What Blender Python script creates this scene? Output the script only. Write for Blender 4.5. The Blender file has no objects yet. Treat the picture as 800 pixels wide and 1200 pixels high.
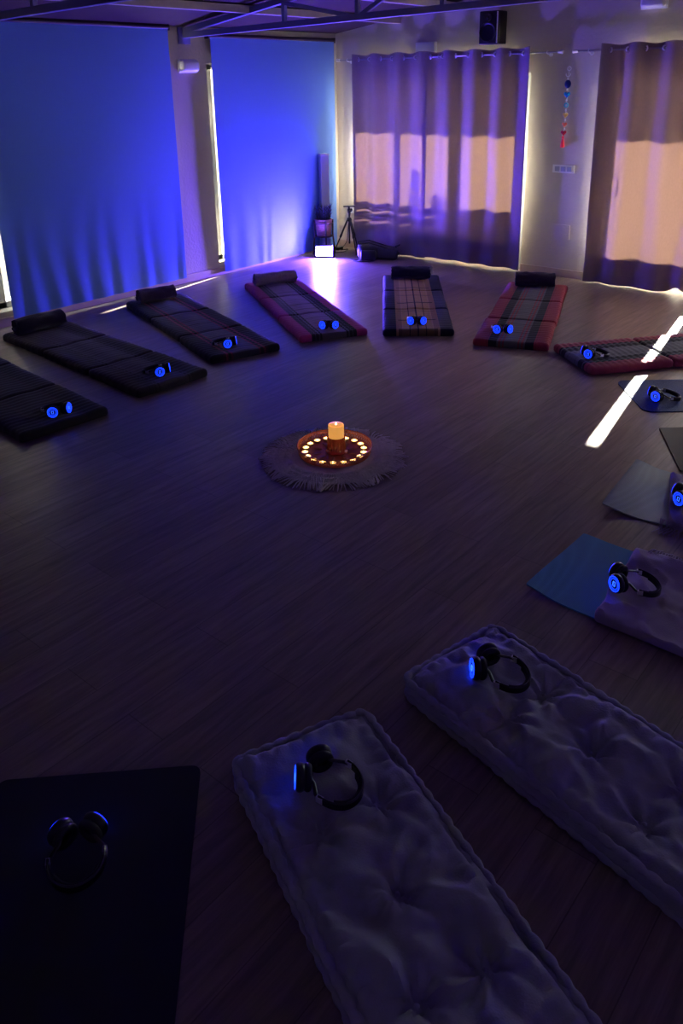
import bpy, math, random
from math import pi, sin, cos, tan, sqrt, exp, radians, atan2
from mathutils import Vector, Matrix, noise, Euler
random.seed(7)
S = bpy.context.scene
COL = bpy.context.collection

# ------------------------------------------------------------------ helpers
class MB:
    def __init__(s): s.v = []; s.f = []; s.mi = []
    def add(s, vs, fs, m=0):
        o = len(s.v); s.v += [tuple(v) for v in vs]
        for f in fs: s.f.append(tuple(i + o for i in f)); s.mi.append(m)
    def box(s, c, size, M=None, m=0):
        hx, hy, hz = size[0]/2, size[1]/2, size[2]/2
        P = [Vector((x*hx, y*hy, z*hz)) for z in (-1, 1) for y in (-1, 1) for x in (-1, 1)]
        if M: P = [M @ p for p in P]
        P = [p + Vector(c) for p in P]
        s.add(P, [(0,2,3,1),(4,5,7,6),(0,1,5,4),(2,6,7,3),(0,4,6,2),(1,3,7,5)], m)
    def bx(s, x0, x1, y0, y1, z0, z1, m=0):
        s.box(((x0+x1)/2, (y0+y1)/2, (z0+z1)/2), (x1-x0, y1-y0, z1-z0), None, m)
    def beam(s, a, b, w, h, up=(0,0,1)):
        a = Vector(a); b = Vector(b); d = (b-a); L = d.length; d.normalize()
        u = Vector(up); r = d.cross(u).normalized(); u = r.cross(d).normalized()
        M = Matrix((r, d, u)).transposed()
        s.box((a+b)/2, (w, L, h), M)
    def rbox(s, c, size, r, M=None, n=4, m=0):
        """box with all edges rounded (superellipsoid-like, built by pushing a cube grid onto a rounded box)"""
        hx, hy, hz = size[0]/2, size[1]/2, size[2]/2
        r = min(r, hx, hy, hz)
        def axis(h):
            a = [-h + r*(1-cos(pi/2*i/n)) for i in range(n+1)]
            b = [-x for x in reversed(a)]
            return a + b if h - r > 1e-6 else a + b[1:]
        X, Y, Z = axis(hx), axis(hy), axis(hz)
        def push(p):
            q = Vector((max(-hx+r, min(hx-r, p[0])), max(-hy+r, min(hy-r, p[1])), max(-hz+r, min(hz-r, p[2]))))
            d = Vector(p) - q
            if d.length > 1e-9: q = q + d.normalized()*r
            if M: q = M @ q
            return q + Vector(c)
        def face(A, B, fn, flip):
            vs = [push(fn(a, b)) for b in B for a in A]; na = len(A); fs = []
            for j in range(len(B)-1):
                for i in range(na-1):
                    q = (j*na+i, j*na+i+1, (j+1)*na+i+1, (j+1)*na+i)
                    fs.append(q[::-1] if flip else q)
            s.add(vs, fs, m)
        face(X, Y, lambda a, b: (a, b, hz), False); face(X, Y, lambda a, b: (a, b, -hz), True)
        face(X, Z, lambda a, b: (a, -hy, b), False); face(X, Z, lambda a, b: (a, hy, b), True)
        face(Y, Z, lambda a, b: (hx, a, b), False); face(Y, Z, lambda a, b: (-hx, a, b), True)
    def tube(s, pts, r, n=8, closed=False, cap=True, flat=1.0):
        pts = [Vector(p) for p in pts]; N = len(pts)
        R = r if callable(r) else (lambda t: r)
        rings = []; pu = None
        for i, p in enumerate(pts):
            a = pts[(i-1) % N] if closed or i > 0 else p
            b = pts[(i+1) % N] if closed or i < N-1 else p
            d = (b-a).normalized()
            if pu is None:
                pu = Vector((0,0,1)) if abs(d.z) < .9 else Vector((1,0,0))
            u = (pu - d*pu.dot(d)).normalized(); w = d.cross(u); pu = u
            rr = R(i/(N-1) if N > 1 else 0)
            rings.append([p + (u*cos(2*pi*k/n)*flat + w*sin(2*pi*k/n))*rr for k in range(n)])
        vs = [q for g in rings for q in g]; fs = []
        for i in range(N if closed else N-1):
            j = (i+1) % N
            for k in range(n):
                fs.append((i*n+k, i*n+(k+1) % n, j*n+(k+1) % n, j*n+k))
        if cap and not closed:
            fs.append(tuple(range(n))[::-1]); fs.append(tuple((N-1)*n+k for k in range(n)))
        s.add(vs, fs)
    def lathe(s, prof, n=32, M=None, c=(0,0,0)):
        vs = []
        for (r, z) in prof:
            for k in range(n):
                p = Vector((r*cos(2*pi*k/n), r*sin(2*pi*k/n), z))
                if M: p = M @ p
                vs.append(p + Vector(c))
        fs = []
        for i in range(len(prof)-1):
            for k in range(n):
                fs.append((i*n+k, i*n+(k+1) % n, (i+1)*n+(k+1) % n, (i+1)*n+k))
        if prof[0][0] > 1e-6: fs.append(tuple(range(n))[::-1])
        if prof[-1][0] > 1e-6: fs.append(tuple((len(prof)-1)*n+k for k in range(n)))
        s.add(vs, fs)
    def torus(s, c, R, r, M=None, n=24, m=8, a0=0, a1=2*pi):
        M = M or Matrix.Identity(3); full = abs(a1-a0-2*pi) < 1e-6
        k = n if full else n+1
        pts = [Vector(c) + M @ Vector((R*cos(a0+(a1-a0)*i/n), R*sin(a0+(a1-a0)*i/n), 0)) for i in range(k)]
        s.tube(pts, r, m, closed=full)
    def slab(s, x0, x1, y0, y1, h, r, dx, dy, bump=None, lift=None, base=0.0, foot=.25):
        """soft cushion: domed top grid with rounded rim, flat underside"""
        def ax(a, b, d):
            n = max(2, int(round((b-a-2*r)/d)))
            return ([a, a+.12*r, a+.4*r] + [a+r+(b-a-2*r)*i/n for i in range(n+1)] + [b-.4*r, b-.12*r, b])
        X, Y = ax(x0, x1, dx), ax(y0, y1, dy); nx, ny = len(X), len(Y)
        def prof(d): return 0 if d >= r else r - sqrt(max(0, r*r-(r-d)**2))
        lift = lift or (lambda x, y: 0)
        top = []
        for y in Y:
            for x in X:
                dX, dY = min(x-x0, x1-x), min(y-y0, y1-y)
                if dX < r and dY < r:
                    q = r - min(r, sqrt((r-dX)**2+(r-dY)**2)); z = h - prof(q)
                    fx, fy = r-dX, r-dY; L = sqrt(fx*fx+fy*fy)
                    xx, yy = x, y
                    if L > r:
                        cx = x0+r if x < (x0+x1)/2 else x1-r; cy = y0+r if y < (y0+y1)/2 else y1-r
                        xx, yy = cx+(x-cx)*r/L, cy+(y-cy)*r/L
                else:
                    xx, yy = x, y; z = h - prof(min(dX, dY))
                w = min(1, min(dX, dY)/max(r, 1e-4))
                if bump: z += bump(x, y)*(.25+.75*w)
                top.append((xx, yy, base+z+lift(xx, yy)))
        fs = [(j*nx+i, j*nx+i+1, (j+1)*nx+i+1, (j+1)*nx+i) for j in range(ny-1) for i in range(nx-1)]
        per = [i for i in range(nx)] + [j*nx+nx-1 for j in range(1, ny)] + [(ny-1)*nx+i for i in range(nx-2, -1, -1)] + [j*nx for j in range(ny-2, 0, -1)]
        n = len(top); P = len(per); vs = list(top)
        cx, cy = (x0+x1)/2, (y0+y1)/2; ins = r*foot
        for k in per:
            x, y, z = top[k]
            vs.append((x, y, base + .35*h*.6 + lift(x, y)))
        for k in per:
            x, y, z = top[k]
            x2 = x + (ins if x < cx else -ins); y2 = y + (ins if y < cy else -ins)
            vs.append((x2, y2, base + lift(x, y)))
        for a in range(P):
            b = (a+1) % P
            fs.append((per[b], per[a], n+a, n+b)); fs.append((n+b, n+a, n+P+a, n+P+b))
        ctr = len(vs)
        # underside as grid fan along y rows
        fs.append(tuple(n+P+a for a in range(P))[::-1])
        s.add(vs, fs)
    def build(s, name, mat, parent=None, loc=None, smooth=True, sub=0, bevel=0):
        me = bpy.data.meshes.new(name); me.from_pydata(s.v, [], s.f)
        mats = mat if isinstance(mat, (list, tuple)) else [mat]
        for m in mats: me.materials.append(m)
        for p, mi in zip(me.polygons, s.mi):
            p.material_index = mi; p.use_smooth = smooth
        me.update()
        o = bpy.data.objects.new(name, me); COL.objects.link(o)
        if parent: o.parent = parent
        if loc: o.location = loc
        if smooth:
            try: me.set_sharp_from_angle(angle=radians(42))
            except Exception: pass
        if bevel:
            b = o.modifiers.new('b', 'BEVEL'); b.width = bevel; b.segments = 2; b.limit_method = 'ANGLE'
        if sub:
            b = o.modifiers.new('s', 'SUBSURF'); b.levels = sub; b.render_levels = sub
        return o

def empty(name, loc=(0,0,0), rz=0):
    o = bpy.data.objects.new(name, None); COL.objects.link(o); o.empty_display_size = .1
    o.location = loc; o.rotation_euler = (0, 0, rz); return o
def tag(o, label=None, cat=None, group=None, kind=None):
    if label: o['label'] = label
    if cat: o['category'] = cat
    if group: o['group'] = group
    if kind: o['kind'] = kind
    return o
def struct(o): o['kind'] = 'structure'; return o
def dup(o, parent=None):
    c = o.copy(); COL.objects.link(c)
    if parent: c.parent = parent
    for ch in list(o.children): dup(ch, c)
    return c
def ang(d): return atan2(d[1], d[0]) - pi/2      # rotation taking local +y to direction d
def N3(x, y, z=0.0): return noise.noise(Vector((x, y, z)))

# ------------------------------------------------------------------ materials
def newmat(name):
    m = bpy.data.materials.new(name); m.use_nodes = True
    return m, m.node_tree, m.node_tree.nodes['Principled BSDF']
def mat(name, col, rough=.6, metal=0, emit=None, es=0, spec=.5, var=.12, vs=18, bump=0, bs=60, trans=0, coat=0, sheen=0, sub=0):
    m, t, b = newmat(name); n = t.nodes; l = t.links
    b.inputs['Roughness'].default_value = rough; b.inputs['Metallic'].default_value = metal
    b.inputs['Specular IOR Level'].default_value = spec
    b.inputs['Transmission Weight'].default_value = trans
    b.inputs['Coat Weight'].default_value = coat; b.inputs['Sheen Weight'].default_value = sheen
    tc = n.new('ShaderNodeTexCoord')
    nz = n.new('ShaderNodeTexNoise'); nz.inputs['Scale'].default_value = vs; nz.inputs['Detail'].default_value = 4
    l.new(tc.outputs['Object'], nz.inputs['Vector'])
    mx = n.new('ShaderNodeMix'); mx.data_type = 'RGBA'
    mx.inputs[6].default_value = tuple(c*(1-var) for c in col)+(1,)
    mx.inputs[7].default_value = tuple(min(1, c*(1+var)) for c in col)+(1,)
    l.new(nz.outputs[0], mx.inputs[0]); l.new(mx.outputs[2], b.inputs['Base Color'])
    if emit: b.inputs['Emission Color'].default_value = tuple(emit)+(1,); b.inputs['Emission Strength'].default_value = es
    if bump:
        n2 = n.new('ShaderNodeTexNoise'); n2.inputs['Scale'].default_value = bs; n2.inputs['Detail'].default_value = 3
        l.new(tc.outputs['Object'], n2.inputs['Vector'])
        bp = n.new('ShaderNodeBump'); bp.inputs['Strength'].default_value = bump; bp.inputs['Distance'].default_value = .01
        l.new(n2.outputs[0], bp.inputs['Height']); l.new(bp.outputs[0], b.inputs['Normal'])
    return m
def cloth(name, col, transl=.05, tcol=None, rough=.9, weave=500, var=.08, back_tone=None):
    """thin woven cloth: diffuse front, a little light passing through"""
    m, t, b = newmat(name); n = t.nodes; l = t.links
    out = n['Material Output']
    tc = n.new('ShaderNodeTexCoord'); mp = n.new('ShaderNodeMapping'); mp.inputs['Scale'].default_value = (weave, weave, weave*.35)
    nz = n.new('ShaderNodeTexNoise'); nz.inputs['Scale'].default_value = .25; nz.inputs['Detail'].default_value = 2
    l.new(tc.outputs['Object'], mp.inputs[0]); l.new(mp.outputs[0], nz.inputs['Vector'])
    def rng(c):
        mx = n.new('ShaderNodeMix'); mx.data_type = 'RGBA'
        mx.inputs[6].default_value = tuple(x*(1-var) for x in c)+(1,); mx.inputs[7].default_value = tuple(min(1, x*(1+var)) for x in c)+(1,)
        l.new(nz.outputs[0], mx.inputs[0]); return mx.outputs[2]
    b.inputs['Roughness'].default_value = rough; b.inputs['Specular IOR Level'].default_value = .2
    if back_tone:      # window-side colour added to bounce or cut daylight behind the cloth
        ge = n.new('ShaderNodeNewGeometry'); ml = n.new('ShaderNodeMix'); ml.data_type = 'RGBA'; ml.inputs[7].default_value = tuple(back_tone)+(1,)
        l.new(ge.outputs['Backfacing'], ml.inputs[0]); l.new(rng(col), ml.inputs[6]); l.new(ml.outputs[2], b.inputs['Base Color'])
    else: l.new(rng(col), b.inputs['Base Color'])
    tr = n.new('ShaderNodeBsdfTranslucent'); l.new(rng(tcol or col), tr.inputs['Color'])
    ms = n.new('ShaderNodeMixShader'); ms.inputs[0].default_value = transl
    l.new(b.outputs[0], ms.inputs[1]); l.new(tr.outputs[0], ms.inputs[2]); l.new(ms.outputs[0], out.inputs['Surface'])
    return m

def stripe_mat(name, stops, cross=None, lines=.55, hue=(1,1,1)):
    """woven kapok mattress cover: lengthwise stripes across local x, thin crosswise threads along local y.
    stops: list of (|x| position in m, colour)"""
    m, t, b = newmat(name); n = t.nodes; l = t.links
    tc = n.new('ShaderNodeTexCoord'); sp = n.new('ShaderNodeSeparateXYZ'); l.new(tc.outputs['Object'], sp.inputs[0])
    ab = n.new('ShaderNodeMath'); ab.operation = 'ABSOLUTE'; l.new(sp.outputs[0], ab.inputs[0])
    ml = n.new('ShaderNodeMath'); ml.operation = 'MULTIPLY'; ml.inputs[1].default_value = 1/.35; l.new(ab.outputs[0], ml.inputs[0])
    cr = n.new('ShaderNodeValToRGB'); cr.color_ramp.interpolation = 'CONSTANT'
    e = cr.color_ramp.elements
    while len(e) > 1: e.remove(e[-1])
    e[0].position = 0; e[0].color = tuple(stops[0][1])+(1,)
    for p, c in stops[1:]:
        k = e.new(p/.35); k.color = tuple(c)+(1,)
    l.new(ml.outputs[0], cr.inputs[0])
    # crosswise lines only over the centre field
    w = n.new('ShaderNodeMath'); w.operation = 'MULTIPLY'; w.inputs[1].default_value = 1/(cross or .19); l.new(sp.outputs[1], w.inputs[0])
    fr = n.new('ShaderNodeMath'); fr.operation = 'FRACT'; l.new(w.outputs[0], fr.inputs[0])
    lt = n.new('ShaderNodeMath'); lt.operation = 'LESS_THAN'; lt.inputs[1].default_value = .09; l.new(fr.outputs[0], lt.inputs[0])
    ins = n.new('ShaderNodeMath'); ins.operation = 'LESS_THAN'; ins.inputs[1].default_value = .17; l.new(ab.outputs[0], ins.inputs[0])
    mu = n.new('ShaderNodeMath'); mu.operation = 'MULTIPLY'; l.new(lt.outputs[0], mu.inputs[0]); l.new(ins.outputs[0], mu.inputs[1])
    m2 = n.new('ShaderNodeMath'); m2.operation = 'MULTIPLY'; m2.inputs[1].default_value = lines; l.new(mu.outputs[0], m2.inputs[0])
    mx = n.new('ShaderNodeMix'); mx.data_type = 'RGBA'; mx.inputs[7].default_value = (.012, .008, .014, 1)
    l.new(m2.outputs[0], mx.inputs[0]); l.new(cr.outputs[0], mx.inputs[6])
    nz = n.new('ShaderNodeTexNoise'); nz.inputs['Scale'].default_value = 120; l.new(tc.outputs['Object'], nz.inputs['Vector'])
    rr = n.new('ShaderNodeMapRange'); rr.inputs[3].default_value = .75; rr.inputs[4].default_value = 1.25; l.new(nz.outputs[0], rr.inputs[0])
    vm = n.new('ShaderNodeVectorMath'); vm.operation = 'SCALE'; l.new(mx.outputs[2], vm.inputs[0]); l.new(rr.outputs[0], vm.inputs['Scale'])
    l.new(vm.outputs[0], b.inputs['Base Color'])
    b.inputs['Roughness'].default_value = .85; b.inputs['Specular IOR Level'].default_value = .25; b.inputs['Sheen Weight'].default_value = .15
    return m

def floor_mat():
    m, t, b = newmat('laminate_planks'); n = t.nodes; l = t.links
    tc = n.new('ShaderNodeTexCoord'); mp = n.new('ShaderNodeMapping'); mp.inputs['Rotation'].default_value = (0, 0, pi/2)
    l.new(tc.outputs['Object'], mp.inputs[0])
    br = n.new('ShaderNodeTexBrick'); br.inputs['Scale'].default_value = 1; br.inputs['Brick Width'].default_value = 1.28
    br.inputs['Row Height'].default_value = .19; br.inputs['Mortar Size'].default_value = .0018; br.offset = .37
    br.inputs['Color1'].default_value = (.215, .155, .128, 1); br.inputs['Color2'].default_value = (.275, .202, .170, 1); br.inputs['Mortar'].default_value = (.14, .10, .085, 1)
    l.new(mp.outputs[0], br.inputs[0])
    m2 = n.new('ShaderNodeMapping'); m2.inputs['Scale'].default_value = (22, 1.6, 1); l.new(tc.outputs['Object'], m2.inputs[0])
    nz = n.new('ShaderNodeTexNoise'); nz.inputs['Scale'].default_value = 1.6; nz.inputs['Detail'].default_value = 7; nz.inputs['Roughness'].default_value = .62
    nz.inputs['Distortion'].default_value = .6
    l.new(m2.outputs[0], nz.inputs['Vector'])
    rr = n.new('ShaderNodeMapRange'); rr.inputs[1].default_value = .3; rr.inputs[2].default_value = .7; rr.inputs[3].default_value = .62; rr.inputs[4].default_value = 1.3
    l.new(nz.outputs[0], rr.inputs[0])
    vm = n.new('ShaderNodeVectorMath'); vm.operation = 'SCALE'; l.new(br.outputs[0], vm.inputs[0]); l.new(rr.outputs[0], vm.inputs['Scale'])
    l.new(vm.outputs[0], b.inputs['Base Color'])
    r2 = n.new('ShaderNodeMapRange'); r2.inputs[3].default_value = .30; r2.inputs[4].default_value = .42
    l.new(nz.outputs[0], r2.inputs[0]); l.new(r2.outputs[0], b.inputs['Roughness'])
    bp = n.new('ShaderNodeBump'); bp.inputs['Strength'].default_value = .12; bp.inputs['Distance'].default_value = .004
    l.new(nz.outputs[0], bp.inputs['Height']); l.new(bp.outputs[0], b.inputs['Normal'])
    b.inputs['Specular IOR Level'].default_value = .5
    return m

M = {}
M['floor'] = floor_mat()
M['plaster'] = mat('tan_plaster', (.60, .53, .445), .92, var=.07, vs=3, bump=.35, bs=35, spec=.2)
M['ceiling'] = mat('brown_ceiling_boards', (.065, .042, .03), .8, var=.2, vs=5, spec=.2)
M['skirt'] = mat('beige_skirting', (.52, .40, .32), .5, var=.06)
M['steel'] = mat('painted_truss_steel', (.24, .22, .46), .45, var=.06, spec=.4)
M['white'] = mat('white_plastic', (.78, .78, .76), .4, var=.03)
M['alu'] = mat('pale_window_frame', (.55, .55, .52), .45, var=.03)
M['chrome'] = mat('brushed_chrome', (.85, .84, .84), .38, .6, var=.05)
M['rod'] = mat('satin_steel_rod', (.42, .41, .42), .3, .9, var=.05)
M['black'] = mat('black_plastic', (.012, .012, .014), .32, var=.1)
M['blackm'] = mat('matt_black_leatherette', (.010, .010, .012), .6, var=.2)
M['bag'] = mat('black_nylon', (.016, .017, .024), .6, var=.3, bump=.3, bs=200)
M['baggrey'] = mat('grey_nylon', (.06, .06, .075), .6, var=.2, bump=.3, bs=200)
M['blind'] = cloth('blackout_roller_fabric', (.17, .31, .80), .006, weave=300, var=.03, back_tone=(.13, .13, .14))
M['curtain'] = cloth('beige_curtain_linen', (.33, .26, .29), .028, (.42, .235, .175), weave=420, var=.10, back_tone=(.86, .85, .82))
M['glass'] = None
def glass_mat():
    m, t, b = newmat('window_pane_glass'); n = t.nodes; l = t.links
    tr = n.new('ShaderNodeBsdfTransparent'); tr.inputs[0].default_value = (.93, .95, .94, 1)
    gl = n.new('ShaderNodeBsdfGlossy'); gl.inputs['Roughness'].default_value = .02
    ms = n.new('ShaderNodeMixShader'); ms.inputs[0].default_value = .06
    l.new(tr.outputs[0], ms.inputs[1]); l.new(gl.outputs[0], ms.inputs[2]); l.new(ms.outputs[0], n['Material Output'].inputs['Surface'])
    return m
M['glass'] = glass_mat()
M['led'] = mat('blue_led', (.01, .02, .1), .4, emit=(.004, .026, 1), es=5.5)
M['ledlogo'] = mat('blue_led_emblem', (.01, .02, .1), .4, emit=(.02, .09, 1), es=4)
M['cream'] = mat('natural_cotton_cover', (.31, .31, .36), .9, var=.06, vs=9, bump=.25, bs=160, sheen=.2, spec=.2)
M['navy_roll'] = mat('navy_fleece', (.025, .022, .055), .95, var=.25, vs=40, bump=.6, bs=180, sheen=.3, spec=.1)
M['plum_roll'] = mat('plum_grey_fleece', (.26, .18, .28), .95, var=.25, vs=40, bump=.6, bs=180, sheen=.3, spec=.1)
M['dark_roll'] = mat('dark_fleece', (.035, .028, .05), .95, var=.25, vs=40, bump=.6, bs=180, sheen=.2, spec=.1)
M['violet_roll'] = mat('aubergine_fleece', (.11, .07, .12), .95, var=.25, vs=40, bump=.6, bs=180, sheen=.2, spec=.1)
M['fringe'] = mat('pale_fringe_yarn', (.35, .33, .36), .9)
M['blanket'] = mat('lilac_grey_blanket', (.40, .33, .42), .92, var=.08, vs=12, bump=.3, bs=220, sheen=.2, spec=.15)
M['blanket2'] = mat('mauve_blanket', (.30, .22, .33), .92, var=.1, vs=12, bump=.3, bs=220, sheen=.2, spec=.15)
M['tray'] = mat('pierced_copper', (.62, .20, .10), .38, .7, var=.2, vs=30)
M['wax'] = mat('lit_tealight_wax', (.9, .6, .3), .5, emit=(1, .56, .18), es=3.2)
M['foil'] = mat('tealight_foil', (.6, .5, .4), .35, 1)
M['flame'] = mat('candle_flame', (.9, .6, .2), .5, emit=(1, .62, .2), es=22)
M['pillar'] = mat('glowing_pillar_wax', (.55, .20, .08), .5, emit=(1, .46, .10), es=.6)
M['pillartop'] = mat('glowing_pillar_top', (.9, .6, .3), .5, emit=(1, .60, .17), es=2.0)
M['redglass'] = mat('red_ribbed_holder', (.40, .035, .03), .25, var=.2, coat=.5)
M['crystal'] = mat('rose_amber_crystal', (.50, .20, .14), .2, var=.45, vs=25, coat=.6)
M['rug'] = mat('raw_cotton_yarn', (.78, .70, .74), .95, var=.2, vs=60, bump=.5, bs=150, spec=.1)
M['lampface'] = mat('floodlight_lens', (.8, .8, .9), .4, emit=(.115, .058, 1), es=5000)
M['cane'] = mat('woven_cane', (.42, .20, .16), .7, var=.3, vs=50)
M['darkwood'] = mat('dark_stained_wood', (.05, .03, .035), .5)
M['leaf'] = mat('dusty_green_leaf', (.035, .06, .045), .7, var=.3)
M['paper'] = mat('white_lacquered_board', (.60, .66, .85), .6, var=.04)

# ------------------------------------------------------------------ room
XL, YB, XR, YF = -7.09, 8.43, 1.7, -1.9
def zc(x): return 2.67 + .14*(x-XL)
mb = MB(); mb.bx(XL-.25, XR+.2, YF-.2, YB+.25, -.12, 0); struct(mb.build('floor', M['floor'], smooth=False))
# back wall with two tall openings
D1 = (-6.81, -4.37); D2 = (-3.545, -.95); DT = 2.16
mb = MB(); y0, y1 = YB, YB+.25
mb.bx(XL-.25, D1[0], y0, y1, 0, 3.2); mb.bx(D1[1], D2[0], y0, y1, 0, 3.6); mb.bx(D2[1], XR+.2, y0, y1, 0, 4.2)
mb.bx(D1[0], D1[1], y0, y1, DT, 3.4); mb.bx(D2[0], D2[1], y0, y1, DT, 3.9)
struct(mb.build('wall_back', M['plaster'], smooth=False))
W1 = (3.52, 5.735); W2 = (6.255, 8.16); WZ = (.14, 2.31)
mb = MB(); x0, x1 = XL-.25, XL
mb.bx(x0, x1, YF-.2, W1[0], 0, 2.9); mb.bx(x0, x1, W1[1], W2[0], 0, 2.9); mb.bx(x0, x1, W2[1], YB, 0, 2.9)
for w in (W1, W2):
    mb.bx(x0, x1, w[0], w[1], 0, WZ[0]); mb.bx(x0, x1, w[0], w[1], WZ[1], 2.9)
struct(mb.build('wall_left', M['plaster'], smooth=False))
mb = MB(); mb.bx(XR, XR+.2, YF-.2, YB+.25, 0, 4.2); struct(mb.build('wall_right', M['plaster'], smooth=False))
mb = MB(); mb.bx(XL-.25, XR+.2, YF-.2, YF, 0, 4.2); struct(mb.build('wall_front', M['plaster'], smooth=False))
mb = MB()
za, zb = zc(XL-.25), zc(XR+.2)
P = [(XL-.25, YF-.2, za), (XR+.2, YF-.2, zb), (XR+.2, YB+.25, zb), (XL-.25, YB+.25, za)]
mb.add(P + [(x, y, z+.15) for x, y, z in P], [(3,2,1,0),(4,5,6,7),(0,1,5,4),(1,2,6,5),(2,3,7,6),(3,0,4,7)])
struct(mb.build('ceiling', M['ceiling'], smooth=False))
# skirting boards
def skirt(name, x0, x1, y0, y1):
    mb = MB(); mb.bx(x0, x1, y0, y1, 0, .088); struct(mb.build(name, M['skirt'], smooth=False, bevel=.004))
skirt('baseboard_left', XL, XL+.014, YF, YB)
skirt('baseboard_back', XL+.014, D1[0], YB-.014, YB)
skirt('baseboard_back_middle', D1[1], D2[0], YB-.014, YB)
skirt('baseboard_back_right', D2[1], XR, YB-.014, YB)

# windows in the left wall
def window(name, ya, yb):
    mb = MB(); xa, xb = XL-.19, XL-.13; f = .055
    mb.bx(xa, xb, ya, ya+.17, *WZ); mb.bx(xa, xb, yb-f, yb, *WZ); mb.bx(xa, xb, ya, yb, WZ[0], WZ[0]+f); mb.bx(xa, xb, ya, yb, WZ[1]-f, WZ[1])
    m = (ya+yb)/2; mb.bx(xa, xb, m-.04, m+.04, WZ[0]+f, WZ[1]-f)
    o = struct(mb.build(name, M['alu'], smooth=False))
    g = MB(); g.bx(XL-.163, XL-.157, ya+.17, m-.04, WZ[0]+f, WZ[1]-f); g.bx(XL-.163, XL-.157, m+.04, yb-f, WZ[0]+f, WZ[1]-f)
    g.build('window_pane', M['glass'], o, smooth=False)
window('window_1', *W1); window('window_2', *W2)
# glazed terrace doors
def door(name, xs, bars, rail):
    mb = MB(); ya, yb = YB+.08, YB+.14
    for a, b in bars: mb.bx(a, b, ya, yb, 0, DT)
    mb.bx(xs[0], xs[1], ya+.001, yb-.001, DT-.09, DT); mb.bx(xs[0], xs[1], ya+.001, yb-.001, 0, rail)
    o = struct(mb.build(name, M['alu'], smooth=False))
    g = MB()
    for k in range(len(bars)-1): g.bx(bars[k][1], bars[k+1][0], YB+.107, YB+.113, rail, DT-.09)
    g.build('door_pane', M['glass'], o, smooth=False)
    return o
d1 = door('door_1', D1, [(D1[0], -6.745), (-6.14, -6.05), (-5.35, -5.205), (-4.515, D1[1])], .12)
d2 = door('door_2', D2, [(D2[0], -3.375), (-1.01, D2[1])], .36)
mb = MB(); mb.tube([(-3.40, 8.60, 1.22), (-3.335, 8.61, 1.22), (-3.318, 8.61, 1.20), (-3.318, 8.61, 1.06), (-3.335, 8.61, 1.04), (-3.40, 8.60, 1.04)], .011, 8)
mb.box((-3.42, 8.585, 1.13), (.03, .03, .24))
mb.build('door_handle', M['alu'], d2)

# ------------------------------------------------------------------ terrace outside
m_ter = mat('terrace_tiles', (.62, .60, .56), .8, var=.1, vs=4)
mb = MB(); mb.bx(-14, 8, YB+.25, 16, -.14, -.01); mb.bx(-14, XL-.25, -6, YB+.25, -.14, -.01)
struct(mb.build('ground_terrace', m_ter, smooth=False))
mb = MB(); mb.bx(-9.1, -8.9, -6, 8.9, -.01, 3.1); struct(mb.build('wall_sky_blocker', M['plaster'], smooth=False))  # unseen wall, added to block sky and dim the left window strips
mb = MB(); mb.bx(-9, 3.5, YB+.25, 10.90, 2.462, 2.60); struct(mb.build('terrace_roof', M['skirt'], smooth=False))
m_rail = mat('painted_rail_board', (.25, .2, .17), .7)
r = empty('terrace_railing', (0, 9.00, -.01)); tag(r, 'slatted terrace railing outside the glass doors, its shadow striping the curtain', 'railing')
for za_, zb_ in ((.797, .88), (.664, .762), (.0, .634)):
    mb = MB(); mb.bx(-7.35, -4.45, -.02, .02, za_, zb_); mb.build('rail_board', m_rail, r, smooth=False)
for x in (-7.3, -4.48):
    mb = MB(); mb.bx(x-.03, x+.03, .021, .08, 0, .88); mb.build('post', m_rail, r, smooth=False)
m_green = mat('shrub_leaf', (.06, .12, .04), .7, var=.3)
def shrub(x, y, h, w, seed, lab):
    rd = random.Random(seed); e = empty('terrace_shrub', (x, y, -.01)); tag(e, lab, 'shrub')
    mb = MB(); mb.lathe([(0,0),(.11,0),(.15,.28),(.16,.30),(.14,.30),(.13,.25),(0,.25)], 20); mb.build('planter', m_ter, e)
    mb = MB()
    mb.tube([(0,0,.24),(.01,0,h*.5),(0,.01,h*.9)], .014, 6)
    mb.build('stem', M['darkwood'], e)
    mb = MB()
    for k in range(620):
        t = rd.random()**.8; z = .30 + (h-.34)*t; R = w*(.35+.65*sin(pi*min(1, .25+.72*(1-t))))*sqrt(rd.random())
        if h > 1.25: R *= .65 if z > h*.8 else 1
        a = rd.random()*2*pi; c = Vector((R*cos(a), R*sin(a), z))
        d = Vector((rd.uniform(-1,1), rd.uniform(-1,1), rd.uniform(-.2,1))).normalized(); sd = d.cross(Vector((rd.uniform(-1,1), rd.uniform(-1,1), rd.uniform(-1,1)))).normalized()
        L = rd.uniform(.04, .07)
        mb.add([c-d*L*.5, c+sd*L*.3, c+d*L*.5, c-sd*L*.3], [(0,1,2,3)])
    mb.build('foliage', m_green, e)
shrub(-5.965, 9.42, 1.53, .135, 1, 'taller potted shrub on the terrace, a shadow on the left curtain edge')
shrub(-5.615, 9.42, 1.22, .155, 2, 'shorter bushy potted shrub on the terrace, a shadow on the wide curtain')
e = empty('terrace_armchair', (-4.97, 9.45, -.01)); tag(e, 'padded terrace armchair whose rounded back shades the wide curtain', 'armchair')
m_out = mat('outdoor_cushion', (.3, .3, .32), .9)
mb = MB(); mb.rbox((0, .0, .40), (.66, .5, .16), .05); mb.build('seat', m_out, e)
mb = MB(); mb.rbox((0, 0, .78), (.64, .14, .62), .06); mb.build('backrest', m_out, e)
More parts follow.
